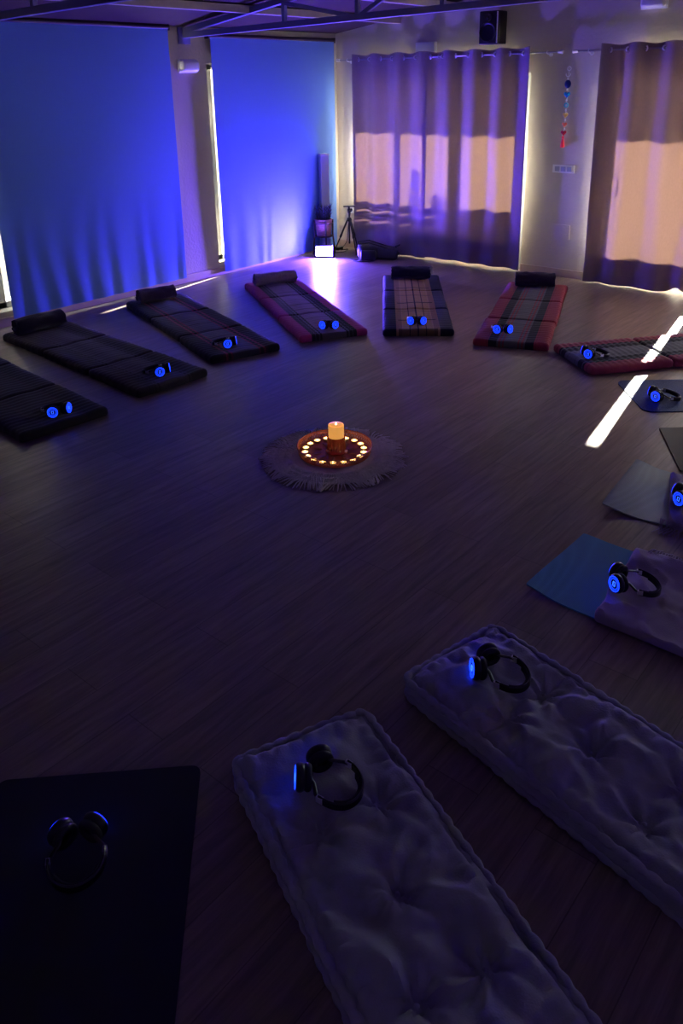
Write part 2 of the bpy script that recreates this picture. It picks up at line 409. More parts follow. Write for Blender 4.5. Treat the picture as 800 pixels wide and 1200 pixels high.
for sx in (-1, 1):
    mb = MB(); mb.rbox((sx*.36, .0, .5), (.06, .5, .06), .02); mb.build('armrest', M['darkwood'], e)
    for sy in (-1, 1):
        mb = MB(); mb.box((sx*.36, sy*.22, .235), (.045, .045, .47)); mb.build('leg', M['darkwood'], e)

# ------------------------------------------------------------------ trusses and purlins
def truss(y, lab):
    e = empty('roof_truss', (0, y, 0)); tag(e, lab, 'roof truss', 'steel roof trusses')
    def zb_(x): return 2.585 + .018*(x-XL)
    def zt(x): return zc(x) - .075
    xs = [-5.64 + .87*k for k in range(8)]
    mb = MB(); mb.beam((XL+.015, 0, zb_(XL)), (XR-.02, 0, zb_(XR)), .05, .055); mb.build('bottom_chord', M['steel'], e, smooth=False, bevel=.004)
    mb = MB(); mb.beam((XL+.02, 0, zt(XL)+.03), (XR-.02, 0, zt(XR)), .05, .055); mb.build('top_chord', M['steel'], e, smooth=False, bevel=.004)
    for x in xs:
        mb = MB(); mb.bx(x-.02, x+.02, -.018, .018, zb_(x), zt(x)); mb.build('vertical_strut', M['steel'], e, smooth=False)
    for k in range(len(xs)-1):
        a, b = xs[k], xs[k+1]
        p, q = ((a, 0, zt(a)), (b, 0, zb_(b))) if k % 2 == 0 else ((a, 0, zb_(a)), (b, 0, zt(b)))
        mb = MB(); mb.beam(p, q, .03, .035); mb.build('diagonal_strut', M['steel'], e, smooth=False)
    mb = MB(); mb.bx(XL+.001, XL+.014, -.08, .08, 2.50, 2.66); mb.build('wall_plate', M['steel'], e, smooth=False, bevel=.003)
truss(5.97, 'steel roof truss running to the wall pillar between the two blinds')
truss(3.42, 'steel roof truss crossing above the left blind at the top left corner')
for k, (x, lab) in enumerate([(-6.10, 'pale purlin under the sloping ceiling, ending on the back wall above the left curtains'), (-5.32, 'pale purlin above the truss, second one from the left wall')]):
    mb = MB(); mb.bx(x-.03, x+.03, YF+.02, YB-.01, zc(x)-.075, zc(x)-.006)
    tag(mb.build('ceiling_purlin', mat('pale_purlin_%d' % k, (.50, .42, .42), .5), smooth=False, bevel=.003), lab, 'purlin', 'ceiling purlins')

# ------------------------------------------------------------------ roller blinds
def blind(ya, yb, ztop, zbot, lab, seed, bulge):
    e = empty('roller_blind', (XL+.065, 0, 0)); tag(e, lab, 'blind')
    ny, nz = 70, 60; vs = []
    for j in range(nz+1):
        t = j/nz; z = ztop + (zbot-ztop)*t
        for i in range(ny+1):
            s = i/ny; y = ya+(yb-ya)*s
            low = max(0, (t-.55)/.45)
            x = bulge*sin(pi*s)*sin(pi*min(1, t*1.02))*.6
            x += low**1.6*.007*sin(s*52+seed+4*N3(s*6, t*2, seed)) * (1 + .6*N3(s*3, 1, seed))
            x += .010*N3(s*2.2, t*2.0, seed+4)*sin(pi*t)
            yy = y + (.0 if t < .5 else (.02*(t-.5)*(1 if s < .5 else -1)*abs(2*s-1)))
            vs.append((max(-.03, x), yy, z))
    fs = [(j*(ny+1)+i, (j+1)*(ny+1)+i, (j+1)*(ny+1)+i+1, j*(ny+1)+i+1) for j in range(nz) for i in range(ny)]
    mb = MB(); mb.add(vs, fs); mb.build('blind_fabric', M['blind'], e)
    mb = MB(); mb.tube([(-.015, ya-.01, ztop+.012), (-.015, yb+.01, ztop+.012)], .024, 14); mb.build('roller_tube', M['darkwood'], e)
    for y in (ya-.02, yb+.02):
        mb = MB(); mb.rbox((-.028, y, ztop+.012), (.07, .012, .06), .005); mb.build('bracket', M['darkwood'], e)
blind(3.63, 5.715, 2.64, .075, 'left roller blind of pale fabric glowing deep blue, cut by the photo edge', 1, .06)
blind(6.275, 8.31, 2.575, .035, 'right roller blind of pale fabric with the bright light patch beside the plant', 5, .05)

# ------------------------------------------------------------------ curtains and rods
YC = 8.345
def curtain(xa, xb, ztop, zbot, folds, lab, seed, amp=.032, ruffle=None, lean=0, rings=True, zr=2.355):
    e = empty('curtain', (0, YC, 0)); tag(e, lab, 'curtain', 'beige eyelet curtains')
    nx, nz = int(folds*26), 80; vs = []
    w = 2*pi*folds
    for j in range(nz+1):
        t = j/nz
        for i in range(nx+1):
            s = i/nx
            z = ztop + (zbot-ztop)*t
            a = amp*(1-.25*t)*(1+.35*N3(s*3, t*1.2, seed))
            y = -a*cos(w*s + .5*t*N3(s*2, 2, seed)*3)
            y += .018*N3(s*5, t*3, seed+9)*t
            x = xa+(xb-xa)*s + lean*t*(s) + .01*N3(s*4, t*3, seed+3)*t
            if t > .86:
                k = (t-.86)/.14; y += .014*k*N3(s*16, t*14, seed)
            z += .010*cos(w*s)*(1-t)**6 if t < .3 else 0
            if ruffle: x, y, z = ruffle(s, t, x, y, z)
            vs.append((x, y, z))
    fs = [(j*(nx+1)+i, (j+1)*(nx+1)+i, (j+1)*(nx+1)+i+1, j*(nx+1)+i+1) for j in range(nz) for i in range(nx)]
    mb = MB(); mb.add(vs, fs); mb.build('curtain_cloth', M['curtain'], e)
    # doubled hem band at the foot, stitched on the room side
    hv = []; k0 = int(nz*.895)
    for j in range(k0, nz+1):
        for i in range(nx+1):
            x, y, z = vs[j*(nx+1)+i]; hv.append((x, y-.004, z))
    hf = [(j*(nx+1)+i, (j+1)*(nx+1)+i, (j+1)*(nx+1)+i+1, j*(nx+1)+i+1) for j in range(nz-k0) for i in range(nx)]
    mb = MB(); mb.add(hv, hf); mb.build('hem', M['curtain'], e)
    if rings:
        n = int(folds*2)
        for k in range(n):
            s = (.25 + .5*k)/folds
            if s > 1: break
            x = xa+(xb-xa)*s
            mb = MB(); mb.torus((x, 0, zr),   .021, .0075, Matrix.Rotation(pi/2, 3, 'Y') @ Matrix.Rotation((.9 if k % 2 else -.9), 3, 'X'), 18, 6)
            mb.build('eyelet', M['chrome'], e)
def tuck(s, t, x, y, z):    # hem lifted at its right part
    if t > .8:
        k = (t-.8)/.2; g = exp(-((s-.86)/.07)**2); z += .07*k*k*g; y -= .05*k*g
    return x, y, z
curtain(-6.745, -5.64, 2.41, .012, 3.25, 'narrow beige curtain at the far left of the back wall behind the tripod', 1)
curtain(-5.69, -4.335, 2.41, .030, 4, 'wide beige curtain with the broad gold sunlit panes, under the loudspeaker', 2)
curtain(-3.56, -2.395, 2.41, .012, 3.3, 'beige curtain at the right photo edge with lifted hem and door handle shadow', 3, ruffle=tuck)
curtain(-2.325, -1.62, 2.41, .02, 2.5, 'beige curtain right of the sunbeam gap, beyond the photo edge', 4)
def rod(xa, xb, lab):
    e = empty('curtain_rod', (0, YC, 2.355)); tag(e, lab, 'curtain rod', 'metal curtain rods')
    mb = MB(); mb.tube([(xa, 0, 0), (xb, 0, 0)], .009, 12); mb.build('pole', M['rod'], e)
    for x, d in ((xa, -1), (xb, 1)):
        mb = MB(); R = Matrix.Rotation(d*pi/2, 3, 'Y')
        mb.lathe([(0,-.005),(.012,-.005),(.018,0),(.018,.035),(.021,.037),(.021,.05),(.012,.055),(0,.055)], 16, R, (x, 0, 0)); mb.build('finial', M['chrome'], e)
    for x in (xa+.12, (xa+xb)/2, xb-.12):
        mb = MB(); mb.tube([(x, .0, -.016), (x, .04, -.022), (x, .083, -.022)], .006, 8); mb.torus((x, 0, 0), .015, .004, Matrix.Rotation(pi/2, 3, 'Y'), 16, 6)
        mb.lathe([(0,0),(.022,0),(.022,.006),(0,.006)], 16, Matrix.Rotation(pi/2, 3, 'X'), (x, .084, -.022)); mb.build('bracket', M['chrome'], e)
rod(-6.96, -4.03, 'metal curtain rod over the pair of curtains on the left')
rod(-3.82, -.9, 'metal curtain rod over the curtain at the right photo edge')

# ------------------------------------------------------------------ things on the walls
def emergency(loc, rz, lab):
    e = empty('emergency_light', loc, rz); tag(e, lab, 'emergency light', 'oval wall lights')
    mb = MB(); mb.rbox((0, -.012, 0), (.26, .024, .135), .012); mb.build('base_plate', M['white'], e)
    mb = MB(); mb.rbox((0, -.045, 0), (.24, .07, .115), .05, n=6); mb.build('diffuser', M['white'], e)
emergency((XL+.001, 5.985, 2.285), pi/2, 'oval white wall light on the pillar between the two blinds')
emergency((-3.11, YB-.001, 2.775), 0, 'oval white wall light high on the back wall at the top right')
e = empty('wall_box', (-5.705, YB, 2.445)); tag(e, 'white rectangular box on the wall just above the left curtain rod', 'wall box')
mb = MB(); mb.rbox((0, -.03, 0), (.27, .058, .15), .01); mb.build('housing', M['white'], e)
mb = MB(); mb.rbox((0, -.062, -.052), (.25, .006, .02), .002); mb.build('lower_strip', M['chrome'], e)
e = empty('loudspeaker', (-4.775, 8.20, 2.62), radians(3)); tag(e, 'black loudspeaker with round woofer mounted above the wide curtain', 'loudspeaker')
mb = MB(); mb.rbox((0, .10, 0), (.235, .19, .33), .012); mb.build('cabinet', M['black'], e)
RX = Matrix.Rotation(pi/2, 3, 'X')
mb = MB(); mb.lathe([(0,-.012),(.03,-.010),(.045,-.004),(.062,-.016),(.078,-.003),(.088,.006),(.094,.006),(.096,0),(.096,-.02),(0,-.02)], 32, RX, (-.012, 0, -.045)); mb.build('woofer', M['blackm'], e)
mb = MB(); mb.torus((-.012, -.004, -.045), .093, .005, RX, 32, 6); mb.build('woofer_ring', M['black'], e)
mb = MB(); mb.lathe([(0,.010),(.012,.008),(.020,.002),(.034,.008),(.038,.006),(.038,-.01),(0,-.01)], 24, RX, (-.012, 0, .10)); mb.build('tweeter', M['black'], e)
mb = MB(); mb.rbox((.098, .002, 0), (.012, .01, .31), .003); mb.build('front_trim', M['chrome'], e)
mb = MB(); mb.box((0, .208, 0), (.05, .03, .08)); mb.build('wall_bracket', M['black'], e)
e = empty('switch_plate', (-3.92, YB, 1.175)); tag(e, 'triple light switch plate on the wall between the curtains', 'light switch')
mb = MB(); mb.rbox((0, -.005, 0), (.25, .01, .085), .004); mb.build('plate', M['white'], e)
for k in (-1, 0, 1):
    mb = MB(); mb.rbox((k*.07, -.012, 0), (.052, .012, .05), .003, Matrix.Rotation(.08, 3, 'X')); mb.build('rocker', mat('grey_rocker_%d' % (k+1), (.38, .40, .46), .3), e)
mb = MB(); mb.rbox((-3.905, YB-.004, .50), (.215, .008, .16), .003); tag(mb.build('blank_cover_plate', M['plaster']), 'blank wall-coloured cover plate low on the wall below the switches', 'cover plate')
e = empty('wall_socket', (-6.865, YB, .50)); tag(e, 'white wall socket in the corner left of the tripod', 'socket')
mb = MB(); mb.rbox((0, -.006, 0), (.085, .012, .085), .004); mb.build('plate', M['white'], e)
mb = MB(); mb.lathe([(0,0),(.02,0),(.02,.012),(.0,.012)], 20, RX, (0, -.010, 0)); mb.build('outlet', M['black'], e)
# hanging string of stones and hearts
e = empty('bead_garland', (-3.93, YB-.016, 2.22)); tag(e, 'hanging string of coloured hearts ending in a red tassel, above the switches', 'wall garland')
mb = MB(); mb.tube([(0,.0,.0),(.002,0,-.2),(-.003,0,-.45),(-.01,0,-.70)], .0022, 6); mb.build('string', M['chrome'], e)
mb = MB(); mb.torus((.003, -.004, -.03), .02, .0035, RX @ Matrix.Scale(1, 3), 20, 6); mb.torus((-.004, -.004, -.085), .024, .004, RX, 20, 6, pi*.9, pi*2.1); mb.build('hook', M['chrome'], e)
def heart(c, s, m, nm='heart_charm'):
    mb = MB(); n = 26; ring = []
    for k in range(n):
        t = 2*pi*k/n
        ring.append((16*sin(t)**3/17*s, (13*cos(t)-5*cos(2*t)-2*cos(3*t)-cos(4*t))/17*s))
    vs = []
    for sc, y in ((.55, -.016), (.9, -.011), (1, -.003), (1, .002)):
        vs += [(c[0]+p*sc, y, c[1]+q*sc) for p, q in ring]
    fs = [tuple(range(n))]
    for a in range(3):
        for k in range(n): fs.append((a*n+k, a*n+(k+1) % n, (a+1)*n+(k+1) % n, (a+1)*n+k))
    mb.add(vs, fs); mb.build(nm, m, e)
def bead(c, s, m, nm='round_charm', hole=False):
    mb = MB()
    if hole: mb.torus((c[0], -.006, c[1]), s*.66, s*.34, RX, 20, 8)
    else: mb.lathe([(0,.008),(s*.6,.007),(s*.9,.003),(s,0),(s*.9,-.004),(0,-.005)], 20, RX @ Matrix.Diagonal((1,1.15,1)), (c[0], -.006, c[1]))
    mb.build(nm, m, e)
bead((0, -.18), .036, mat('lapis_blue', (.01, .03, .12), .3))
heart((-.004, -.285), .038, mat('turquoise', (.0, .30, .48), .35))
bead((-.003, -.39), .028, mat('sea_green', (.08, .50, .42), .35), 'ring_charm', True)
heart((-.006, -.49), .032, mat('honey_yellow', (.75, .50, .10), .35))
heart((-.009, -.585), .030, mat('orange_red', (.75, .16, .08), .35))
heart((-.012, -.67), .034, mat('crimson', (.45, .01, .03), .35))
for z in (-.13, -.235, -.34, -.44, -.54, -.63): bead((-.004, z), .009, M['white'], 'small_bead')
m_ts = mat('red_tassel_yarn', (.85, .03, .07), .8)
mb = MB()
mb.lathe([(0,.0),(.010,-.004),(.012,-.02),(.008,-.03),(.016,-.06),(.022,-.11),(.018,-.12),(0,-.12)], 16, None, (-.014, -.008, -.70)); mb.build('tassel', m_ts, e)

# ------------------------------------------------------------------ corner: lamp, plant, box column, tripod, bag
AX = Vector((.54, -.84, 0)).normalized()
e = empty('led_floodlight', (-6.70, 7.66, 0), ang(AX)); tag(e, 'small floodlight on the floor in front of the plant, glowing violet white', 'floodlight')
T = Matrix.Rotation(radians(20), 3, 'X')
cz = .090
mb = MB(); mb.rbox(Vector((0, -.035, cz)), (.235, .045, .148), .02, T); mb.build('housing', M['black'], e)
mb = MB()
for k in range(7): mb.box(Vector((-.09+.03*k, -.065, cz+.004)), (.006, .03, .12), T)
mb.build('cooling_fins', M['black'], e)
mb = MB(); mb.rbox(Vector((0, -.010, cz+.0)), (.205, .008, .120), .004, T); mb.build('lens', M['lampface'], e)
mb = MB(); mb.tube([(-.125, -.035, cz), (-.13, -.035, .02), (-.12, -.035, .006), (.12, -.035, .006), (.13, -.035, .02), (.125, -.035, cz)], .007, 8, flat=1); mb.build('bracket', M['black'], e)
# white box column behind the plant
e = empty('box_column', (-6.975, 7.99, 0), radians(-28)); tag(e, 'tall slim white box column standing against the blind behind the plant', 'column')
mb = MB(); mb.rbox((0, 0, .62), (.145, .11, 1.22), .004); mb.build('shaft', M['paper'], e)
mb = MB(); mb.rbox((0, 0, 1.24), (.152, .117, .02), .004); mb.build('top_cap', M['white'], e)
mb = MB(); mb.rbox((0, 0, .006), (.16, .125, .012), .003); mb.build('base', M['white'], e)
# plant stand and plant
PX, PY = -6.885, 7.875
e = empty('plant_stand', (PX, PY, 0)); tag(e, 'dark wooden plant stand with four splayed legs behind the floodlight', 'plant stand')
for k in range(4):
    a = pi/4+pi/2*k + .15; mb = MB()
    mb.tube([(.145*cos(a), .145*sin(a), 0), (.118*cos(a), .118*sin(a), .26), (.118*cos(a), .118*sin(a), .44)], lambda t: .009+.004*t, 8); mb.build('leg', M['darkwood'], e)
for zz, rr_, tt_ in ((.235, .108, .010), (.40, .122, .007)):
    mb = MB(); mb.torus((0, 0, zz), rr_, tt_, None, 24, 8); mb.build('ring', M['darkwood'], e)
mb = MB(); mb.beam((-.105, 0, .228), (.105, 0, .228), .022, .014, (0,0,1)); mb.beam((0, -.105, .228), (0, .105, .228), .022, .014); mb.build('cross_bar', M['darkwood'], e)
e = empty('potted_plant', (PX, PY, .2355)); tag(e, 'spiky dark green plant in a woven cane pot on the wooden stand', 'potted plant')
mb = MB()
pr = [(0, 0), (.085, 0)]
for k in range(9): pr += [(.088+.0022*k, .01+.022*k), (.094+.0022*k, .016+.022*k)]
pr += [(.112, .215), (.100, .215), (.098, .17), (0, .17)]
mb.lathe(pr, 28); mb.build('pot', M['cane'], e)
mb = MB(); mb.lathe([(0,.19),(.097,.186),(.097,.17),(0,.17)], 24); mb.build('soil', M['darkwood'], e)
mb = MB(); rd = random.Random(3)
for k in range(70):
    a = rd.random()*2*pi; R = .085*sqrt(rd.random()); h = rd.uniform(.10, .24)
    x, y = R*cos(a), R*sin(a); dx, dy = cos(a)*rd.uniform(0, .05), sin(a)*rd.uniform(0, .05)
    pts = [(x, y, .18), (x+dx*.4, y+dy*.4, .18+h*.55), (x+dx, y+dy, .18+h)]
    mb.tube(pts, lambda t: .0035*(1-.8*t)+.0006, 4)
    for q in range(12):
        t = .15+.8*q/12; c = Vector((x+dx*t, y+dy*t, .18+h*t)); aa = q*2.4
        d = Vector((cos(aa), sin(aa), .9))*.020; s = Vector((-sin(aa), cos(aa), 0))*.004
        mb.add([c-s, c+d*.5-s, c+d, c+d*.5+s, c+s], [(0,1,2,3,4)])
mb.build('foliage', M['leaf'], e)
# tripod
e = empty('camera_tripod', (-6.66, 8.12, 0)); tag(e, 'black camera tripod standing beside the left curtain edge', 'tripod')
for a in (radians(215), radians(95), radians(-25)):
    mb = MB(); f = Vector((.20*cos(a), .20*sin(a), .015)); tp = Vector((.022*cos(a), .022*sin(a), .43)); md = f.lerp(tp, .5)
    mb.tube([tp, md], .012, 8); mb.tube([md, f], .0085, 8); mb.tube([md-(tp-md).normalized()*.02, md+(tp-md).normalized()*.02], .015, 8)
    l_ = mb.build('leg', M['black'], e)
    mb = MB(); mb.tube([f+Vector((0,0,.012)), f-Vector((0,0,.014))], .013, 8); mb.build('rubber_foot', M['blackm'], l_)
mb = MB(); mb.tube([(0,0,.12),(0,0,.52)], .011, 10); mb.lathe([(0,.41),(.03,.41),(.034,.425),(.03,.45),(.018,.46),(0,.46)], 16); mb.build('centre_column', M['black'], e)
mb = MB(); mb.lathe([(0,.51),(.016,.51),(.022,.53),(.022,.56),(.012,.575),(.012,.59),(0,.59)], 16); mb.box((.035,-.02,.545), (.05,.014,.014)); mb.build('ball_head', M['black'], e)
mb = MB(); mb.rbox((0,0,.60), (.15,.05,.014), .004, Matrix.Rotation(.7, 3, 'Z')); mb.build('mounting_plate', M['black'], e)
# backpack lying on the floor
e = empty('backpack', (-6.16, 8.02, 0), radians(38)); tag(e, 'black backpack lying on the floor under the curtain beside the tripod', 'backpack')
def soft(mb_, c, size, r, seed, amp=.012, Mx=None):
    k = len(mb_.v); mb_.rbox(c, size, r, Mx, n=5)
    for i in range(k, len(mb_.v)):
        v = Vector(mb_.v[i]); q = noise.noise_vector(v*9+Vector((seed, 0, 0)))*amp
        q.z = q.z if v.z > .03 else 0
        mb_.v[i] = tuple(v+q)
mb = MB(); soft(mb, (-.10, 0, .095), (.25, .30, .185), .06, 1, .014); mb.build('main_body', M['bag'], e)
mb = MB(); soft(mb, (.13, .02, .075), (.30, .26, .145), .045, 2, .010, Matrix.Rotation(radians(9), 3, 'Y')); mb.build('top_flap', M['baggrey'], e)
mb = MB(); soft(mb, (-.09, -.165, .075), (.20, .07, .12), .03, 4, .008); mb.build('front_pocket', M['bag'], e)
for s in (-1, 1):
    mb = MB(); mb.tube([(-.20, .06*s, .10), (-.22, .08*s, .20), (-.08, .09*s, .215), (.08, .08*s, .165), (.22, .07*s, .11), (.30, .05*s, .05)], .014, 8, flat=.5); mb.build('shoulder_strap', M['bag'], e)
mb = MB(); mb.tube([(-.22, -.10, .012), (-.27, -.17, .012), (-.20, -.235, .012), (-.08, -.23, .012), (-.02, -.2, .02)], .012, 8, flat=.6); mb.build('loose_strap', M['bag'], e)
mb = MB(); mb.tube([(.25, -.03, .14), (.30, 0, .17), (.25, .06, .14)], .008, 8); mb.build('grab_handle', M['bag'], e)
# power cable by the corner
mb = MB(); pts = [(-6.865, 8.40, .47), (-6.88, 8.37, .30), (-6.90, 8.36, .10), (-6.93, 8.30, .012), (-6.86, 8.18, .008), (-6.80, 8.26, .008), (-6.74, 8.10, .008), (-6.80, 7.98, .008), (-6.74, 7.80, .008), (-6.735, 7.735, .03)]
def smoothpts(P, n=6):
    P = [Vector(p) for p in P]; out = []
    for i in range(len(P)-1):
        a, b, c, d = P[max(0,i-1)], P[i], P[i+1], P[min(len(P)-1,i+2)]
        for k in range(n):
            t = k/n; out.append(.5*((2*b)+(c-a)*t+(2*a-5*b+4*c-d)*t*t+(3*b-a-3*c+d)*t**3))
    return out+[P[-1]]
mb.tube(smoothpts(pts), .005, 6); tag(mb.build('power_cable', M['black']), 'thin dark power cable from the corner socket to the floodlight', 'cable')
mb = MB(); mb.rbox((-6.90, 8.19, .022), (.07, .10, .042), .008); tag(mb.build('power_adapter', M['black']), 'small dark power adapter on the floor in the corner', 'adapter')

# ------------------------------------------------------------------ kapok folding mats
MATW = .62
def kapok(near, far, lab, m, seed, h=.058, edge=None):
    d = Vector((far[0]-near[0], far[1]-near[1])).normalized()
    e = empty('folding_mat', (near[0], near[1], 0), ang(d)); tag(e, lab, 'floor mat', 'folding kapok mats in the circle')
    L = 2.13; cuts = [0, .70, 1.41, L]
    for k in range(3):
        a, b = cuts[k], cuts[k+1]; mb = MB()
        def bump(x, y, a=a, b=b):
            tube = .0065*abs(sin(pi*(y-a)/.052)) - .002
            return tube + .006*N3(x*4, y*3, seed) + .003*sin(pi*(x/MATW+.5)*5)
        off = .006*N3(k*3.3, seed, 5)
        def lift(x, y): return 0
        mb.slab(-MATW/2+off+.003*k, MATW/2+off, a+.002, b-.002, h, .024, .035, .013, bump, lift)
        # gently wavering long edges
        mb.v = [(x + .006*N3(y*3, seed, 2)*(1 if abs(x) > .2 else .3) + .0015*sin(2*pi*y/.104)*(1 if x > .28 else (-1 if x < -.28 else 0)), y, z) for x, y, z in mb.v]
        mb.build('mat_panel', m, e)
    return e
G = (.20, .19, .20); DK = (.012, .012, .016)
s_m4 = stripe_mat('magenta_striped_cover', [(0, (.26,.17,.27)), (.110, DK), (.128, (.17,.14,.20)), (.140, DK), (.165, (.10,.08,.12)), (.172, DK), (.205, (.42,.03,.17))], .17, .7)
s_m5 = stripe_mat('tan_checked_cover', [(0, (.05,.02,.03)), (.006, (.60,.36,.15)), (.066, (.07,.03,.03)), (.074, (.60,.36,.15)), (.128, (.66,.40,.22)), (.138, (.45,.25,.14)), (.190, (.012,.014,.035))], .30, .75)
s_m6 = stripe_mat('red_grey_striped_cover', [(0, (.15,.145,.145)), (.055, (.28,.05,.06)), (.068, (.14,.13,.13)), (.084, (.28,.05,.06)), (.100, (.13,.125,.125)), (.115, DK), (.185, (.34,.03,.055)), (.196, (.20,.02,.04)), (.202, (.34,.03,.055))], .13, .3)
s_m3 = stripe_mat('dark_red_lined_cover', [(0, (.09,.08,.13)), (.115, (.26,.025,.07)), (.130, DK), (.155, (.24,.025,.07)), (.175, (.03,.008,.02)), (.2, DK)], .12, .7)
s_m2 = stripe_mat('dark_brown_grey_cover', [(0, (.065,.055,.065)), (.125, (.02,.016,.018)), (.14, (.05,.04,.045)), (.155, (.022,.017,.018)), (.22, (.03,.02,.022))], .16, .5)
s_m1 = stripe_mat('near_black_cover', [(0, (.022,.016,.018)), (.13, (.03,.014,.016)), (.15, (.014,.011,.012))], .16, .5)
s_m7 = stripe_mat('crimson_grey_cover', [(0, (.17,.17,.18)), (.05, (.12,.12,.13)), (.062, (.17,.17,.18)), (.105, DK), (.165, (.10,.10,.11)), (.18, DK), (.20, (.34,.045,.085)), (.235,(.20,.02,.045)), (.245,(.34,.045,.085))], .05, .25)
MATS = [((-4.513,2.586), (-6.61,2.73), 'near black folding mat with no bolster, cut by the left photo edge', s_m1),
        ((-4.558,3.515), (-6.675,3.643), 'dark brown folding mat with grey centre, beside the bottom of the left blind', s_m2),
        ((-4.63,4.31), (-6.675,4.975), 'black folding mat with thin dark red lines, second from left with a bolster', s_m3),
        ((-4.377,5.117), (-6.234,6.222), 'magenta bordered folding mat in front of the floodlight', s_m4),
        ((-3.847,5.614), (-5.182,7.383), 'folding mat with tan checked centre and navy borders', s_m5),
        ((-3.047,5.782), (-3.853,7.878), 'folding mat with red borders and grey striped centre, bolster at its end', s_m6),
        ((-2.50,5.745), (-1.21,7.42), 'red and grey folding mat crossed by the bright sunbeam at the right edge', s_m7)]
mats = []
for k, (a, b, lab, m) in enumerate(MATS): mats.append(kapok(a, b, lab, m, k*7.3+1))

# rolled blankets (bolsters)
def roll(x, y, z, rz, L, R, m, lab, seed, fringe=False, squash=.92):
    R *= 1.14
    e = empty('rolled_blanket', (x, y, z), rz); tag(e, lab, 'rolled blanket', 'rolled blankets at the mat ends')
    turns = 3.6; n = 130; nl = 22; th = .0085
    out = []; inn = []
    for i in range(n+1):
        t = i/n; a = turns*2*pi*t; r = .012 + (R-.012)*t
        out.append((r*cos(a+2.2), r*sin(a+2.2))); inn.append(((r-th)*cos(a+2.2), (r-th)*sin(a+2.2)))
    prof = out + inn[::-1]; P = len(prof)
    vs = []
    for j in range(nl+1):
        u = j/nl; xx = (u-.5)*L
        for k, (p, q) in enumerate(prof):
            rr = sqrt(p*p+q*q); g = 1 + (.20*N3(u*4+seed, p*22, q*22) + .05*N3(u*9, p*30, seed))*(rr/R)
            ends = (rr/R)*.012*N3(p*40, q*40, seed)*(1 if u in (0, 1) else 0)
            cone = (.018*(1-rr/R))*(1 if u == 1 else (-1 if u == 0 else 0))*-.4
            vs.append((xx+ends+cone, p*g*1.05, R*squash + q*g*squash))
    fs = []
    for j in range(nl):
        for k in range(P): fs.append((j*P+k, j*P+(k+1) % P, (j+1)*P+(k+1) % P, (j+1)*P+k))
    for j in (0, nl):
        for i in range(n):
            f = (j*P+i, j*P+i+1, j*P+P-2-i, j*P+P-1-i); fs.append(f if j == 0 else f[::-1])
    mb = MB(); mb.add(vs, fs); mb.build('rolled_cloth', m, e)
    if fringe:
        mb = MB(); rd = random.Random(int(seed))
        for k in range(60):
            a = rd.uniform(-.4, 2.4); rr = R*rd.uniform(.55, 1.0)
            p = Vector((L/2-.01, rr*cos(a), R*squash+rr*sin(a)*squash)); q = p+Vector((rd.uniform(.02,.035), rd.uniform(-.01,.01), -rd.uniform(.01,.03)))
            mb.tube([p, (p+q)/2+Vector((.004,0,.006)), q], .0022, 4)
        mb.build('fringe', M['fringe'], e)
def rollpos(k, s, side=0):
    a, b = MATS[k][0], MATS[k][1]; d = Vector((b[0]-a[0], b[1]-a[1])).normalized(); p = Vector(a)+d*s+Vector((d.y, -d.x))*side
    return p.x, p.y, ang(d)
zt_ = .060
for k, s, side, L, R, m, lab, sd, fr, rot in [
        (1, 1.98, -.02, .44, .076, M['dark_roll'], 'nearly black rolled blanket on the brown mat under the left blind', 2, False, 0),
        (2, 1.98, -.03, .38, .070, M['violet_roll'], 'aubergine rolled blanket at the head of the black red-lined mat', 3, False, .05),
        (3, 1.97, .0, .46, .066, M['plum_roll'], 'plum grey rolled blanket on the magenta bordered mat', 4, False, .1),
        (4, 1.93, .0, .42, .072, M['navy_roll'], 'navy rolled blanket with pale fringed end on the tan checked mat', 5, True, -.12),
        (5, 1.98, -.02, .40, .078, M['dark_roll'], 'dark rolled blanket on the red bordered mat below the switches', 6, False, .12)]:
    x, y, rz = rollpos(k, s, side); roll(x, y, zt_, rz+rot, L, R, m, lab, sd, fr)

# ------------------------------------------------------------------ yoga mats
def ribbed(name, col, rough, scale=260, spec=.5, depth=.5, holes=False):
    m, t, b = newmat(name); n = t.nodes; l = t.links
    tc = n.new('ShaderNodeTexCoord')
    if holes:
        vo = n.new('ShaderNodeTexVoronoi'); vo.inputs['Scale'].default_value = scale; vo.inputs['Randomness'].default_value = .05
        l.new(tc.outputs['Object'], vo.inputs['Vector']); h = vo.outputs['Distance']
    else:
        wv = n.new('ShaderNodeTexWave'); wv.inputs['Scale'].default_value = scale; wv.bands_direction = 'Y'; l.new(tc.outputs['Object'], wv.inputs['Vector']); h = wv.outputs['Fac']
    bp = n.new('ShaderNodeBump'); bp.inputs['Strength'].default_value = depth; bp.inputs['Distance'].default_value = .002
    l.new(h, bp.inputs['Height']); l.new(bp.outputs[0], b.inputs['Normal'])
    mx = n.new('ShaderNodeMix'); mx.data_type = 'RGBA'; mx.inputs[6].default_value = tuple(c*.7 for c in col)+(1,); mx.inputs[7].default_value = tuple(min(1, c*1.2) for c in col)+(1,)
    l.new(h, mx.inputs[0]); l.new(mx.outputs[2], b.inputs['Base Color'])
    b.inputs['Roughness'].default_value = rough; b.inputs['Specular IOR Level'].default_value = spec
    return m
